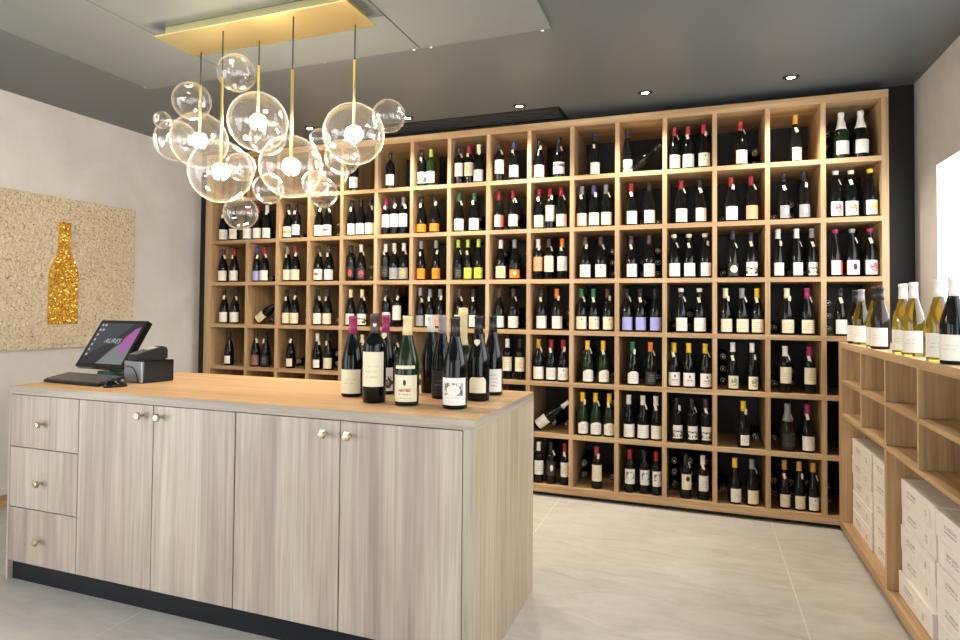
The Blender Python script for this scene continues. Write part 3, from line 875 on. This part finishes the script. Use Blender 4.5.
bm.faces.new([vs[0][j] for j in range(N+1)]+[bl[0][1], bl[0][0]]); bm.faces.new([vs[N][j] for j in range(N+1)]+[bl[1][1], bl[1][0]])
obj('panel', bm, relief_m, pic)
def gold_mat():
    t = NT('gold nuggets')
    n1 = t.noise(t.coords('Object'), 60, 3, .6)
    t.set(Base_Color=t.ramp(n1, [(.3, lin(204, 152, 48)), (.7, lin(252, 220, 118))]), Roughness=.25, Metallic=.75)
    t.bump(n1, .3, .004)
    return t.m
gold_m = gold_mat()
def halfw(z):     # outline of the golden bottle, z from 0 to 1
    if z < .47: return .108
    if z < .74: 
        u = (z-.47)/.27; return .108-(.108-.047)*(u*u*(3-2*u))
    return .047-.004*(z-.74)/.26
bm = bmesh.new()
GH = .715; zb = 1.178-1.01; yc = -.034
M_ = 40
ring = [(yc-halfw(k/M_), zb+GH*k/M_) for k in range(M_+1)]+[(yc+halfw(k/M_), zb+GH*k/M_) for k in range(M_, -1, -1)]
a_ = [bm.verts.new((.028, y, z)) for y, z in ring]; b_ = [bm.verts.new((.038, y, z)) for y, z in ring]
bm.faces.new(b_); 
for i in range(len(ring)): bm.faces.new((a_[i], a_[(i+1) % len(ring)], b_[(i+1) % len(ring)], b_[i]))
for k in range(760):
    z = rr.random(); hw = halfw(z)-.006
    if rr.random() > (hw+.006)/.108: continue
    y = yc+rr.uniform(-hw, hw); s = rr.uniform(.007, .0125)
    m_ = Matrix.Translation((.037+rr.uniform(0, .006), y, zb+.006+(GH-.012)*z)) @ Matrix.Rotation(rr.uniform(0, 6), 4, Vector((rr.random(), rr.random(), rr.random()+.1)).normalized()) @ Matrix.Diagonal((s*rr.uniform(.7, 1.3), s, s*rr.uniform(.6, 1.2), 1))
    bmesh.ops.create_icosphere(bm, subdivisions=1, radius=1, matrix=m_)
o = obj('golden_bottle', bm, gold_m, pic); o['label'] = 'bottle shape of gold nuggets'

# ------------------------------------------------------------------ chandelier
CH = thing('chandelier', 'brass chandelier of clustered clear glass bubbles above the counter', 'chandelier', (1.97, -1.868, PZ))
def hpart(name, bm, m, bevel=0, par=None):
    for v in bm.verts: v.co -= Vector((1.97, -1.868, PZ))
    return obj(name, bm, m, par or CH, bevel)
hpart('canopy_box', B((1.465, 2.48, -1.965, -1.771, 2.636, PZ-.0005)), brass, .002)
hpart('canopy_plate', B((1.428, 2.516, -1.996, -1.740, 2.630, 2.6362)), brass, .001)
ROD = [(1.500, 2.454), (1.797, 2.408), (1.888, 2.506), (2.207, 2.388), (2.431, 2.465)]
for i, (x, y, z, r) in enumerate(BUB):
    bm = bmesh.new(); bmesh.ops.create_uvsphere(bm, u_segments=40, v_segments=24, radius=r, matrix=Matrix.Translation((x, y, z)))
    for f in bm.faces: f.smooth = True
    hpart('glass_bubble', bm, bubble_m)
for (x, y, z, r), (xr, zr) in zip(BUB, ROD):
    bm = bmesh.new(); add_tube(bm, (x, y, zr), (x, y, 2.6305), .0032); hpart('cord', bm, cord_m)
    bm = bmesh.new(); add_tube(bm, (x, y, z+.022), (x, y, zr), .0068); hpart('brass_rod', bm, brass)
    bm = bmesh.new(); m = Matrix.Translation((x, y, z))
    add_lathe(bm, [(0, .022), (.030, .022), (.034, .018), (.034, .012), (0, .012)], 24, m); hpart('lamp_holder', bm, brass)
    bm = bmesh.new(); add_lathe(bm, [(0, .0118), (.031, .0118), (.036, .002), (.032, -.012), (.018, -.019), (0, -.020)], 24, m)
    hpart('bulb', bm, bulb_m)
    li = bpy.data.lights.new('bubble_lamp', 'POINT'); li.energy = PEND; li.color = (1, .80, .56); li.shadow_soft_size = .042
    lo = bpy.data.objects.new('bubble_lamp', li); link(lo, CH); lo.location = (x-1.97, y+1.868, z-PZ)

# ------------------------------------------------------------------ ceiling fittings
chrome_dark = plain('dark chrome', (.10, .10, .10, 1), .3, 1)
for i, x in enumerate((1.10, 1.937, 2.782, 3.612, 4.448)):
    y = -.245+.008*i
    d = thing('downlight', f"round recessed downlight in the dark ceiling, {['leftmost beside the bubbles', 'second from left', 'third from left', 'second from right', 'rightmost'][i]} of the row", 'ceiling light', (x, y, ZC), 0, 'downlights along the wall shelf')
    bm = bmesh.new(); add_lathe(bm, [(.026, -.001), (.028, -.009), (.043, -.006), (.046, -.001), (.046, 0), (.026, 0)], 28); obj('rim', bm, chrome_dark, d)
    bm = bmesh.new(); add_lathe(bm, [(.0258, -.0008), (.022, -.004), (0, -.005)], 24); obj('lamp', bm, led_m, d)
    li = bpy.data.lights.new('spot', 'SPOT'); li.energy = SPOT; li.color = (1, .89, .74); li.spot_size = math.radians(112); li.spot_blend = .8; li.shadow_soft_size = .03
    lo = bpy.data.objects.new('downlight_lamp', li); link(lo, d); lo.location = (0, 0, -.02); lo.rotation_euler = (math.radians(0), 0, 0)
v = thing('ceiling_vent', 'long black slotted air vent in the ceiling above the shelf', 'vent', (2.05, 0, ZC))
obj('frame', B((-1.02, .985, -.125, -.108, -.008, 0), (-1.02, .985, .108, .125, -.008, 0), (-1.02, -1.003, -.108, .108, -.008, 0), (.968, .985, -.108, .108, -.008, 0)), black_plastic, v)
obj('backing', B((-1.003, .968, -.108, .108, -.002, 0)), black_matt, v)
for k in range(5):
    y = -.085+k*.0425
    obj('slat', B((-1.003, .968, y-.008, y+.008, -.012, -.002)), plain('vent grey', (.03, .03, .03, 1), .4) if k == 0 else bpy.data.materials['vent grey'], v)
for i, (x, y, n) in enumerate(((.640, -1.340, 'left end'), (1.946, -1.305, 'below the middle panel'), (2.500, -1.296, 'left of the right joint'), (2.600, -1.298, 'right of the right joint'), (3.205, -1.296, 'right end'))):
    bm = bmesh.new(); add_lathe(bm, [(0, -.012), (.007, -.009), (.010, -.002), (.010, 0), (0, 0)], 16)
    o = obj('ceiling_stud', bm, steel, loc=(x, y, ZC)); tag(o, f"tiny bright steel stud on the ceiling at panel edge, {n}", 'stud', 'studs along the ceiling panels')

# ------------------------------------------------------------------ light and camera
w = bpy.data.worlds.new('sky'); scene.world = w; w.use_nodes = True
bg = w.node_tree.nodes['Background']; bg.inputs[0].default_value = (.93, .97, 1.0, 1); bg.inputs[1].default_value = WORLD

cam = bpy.data.cameras.new('camera'); co = bpy.data.objects.new('camera', cam); COL.objects.link(co)
cam.sensor_width = 36; cam.lens = 23.149; cam.shift_x = .00585; cam.shift_y = -.02673
R_ = (.93865295, .34475797, .00851922); U_ = (.00003093, -.02478734, .99969275); F_ = (-.34486321, .93836428, .02327737)
co.matrix_world = Matrix(((R_[0], U_[0], -F_[0], 3.94783), (R_[1], U_[1], -F_[1], -4.26461), (R_[2], U_[2], -F_[2], 1.30923), (0, 0, 0, 1)))
cam.clip_start = .05
scene.camera = co
scene.view_settings.view_transform = 'Standard'; scene.view_settings.look = 'None'
scene.view_settings.gamma = 1; scene.view_settings.use_curve_mapping = False
scene.view_settings.exposure = EXPO
scene.cycles.transparent_max_bounces = 40
scene.cycles.max_bounces = 10
scene.cycles.use_denoising = True
scene.cycles.sample_clamp_indirect = 6
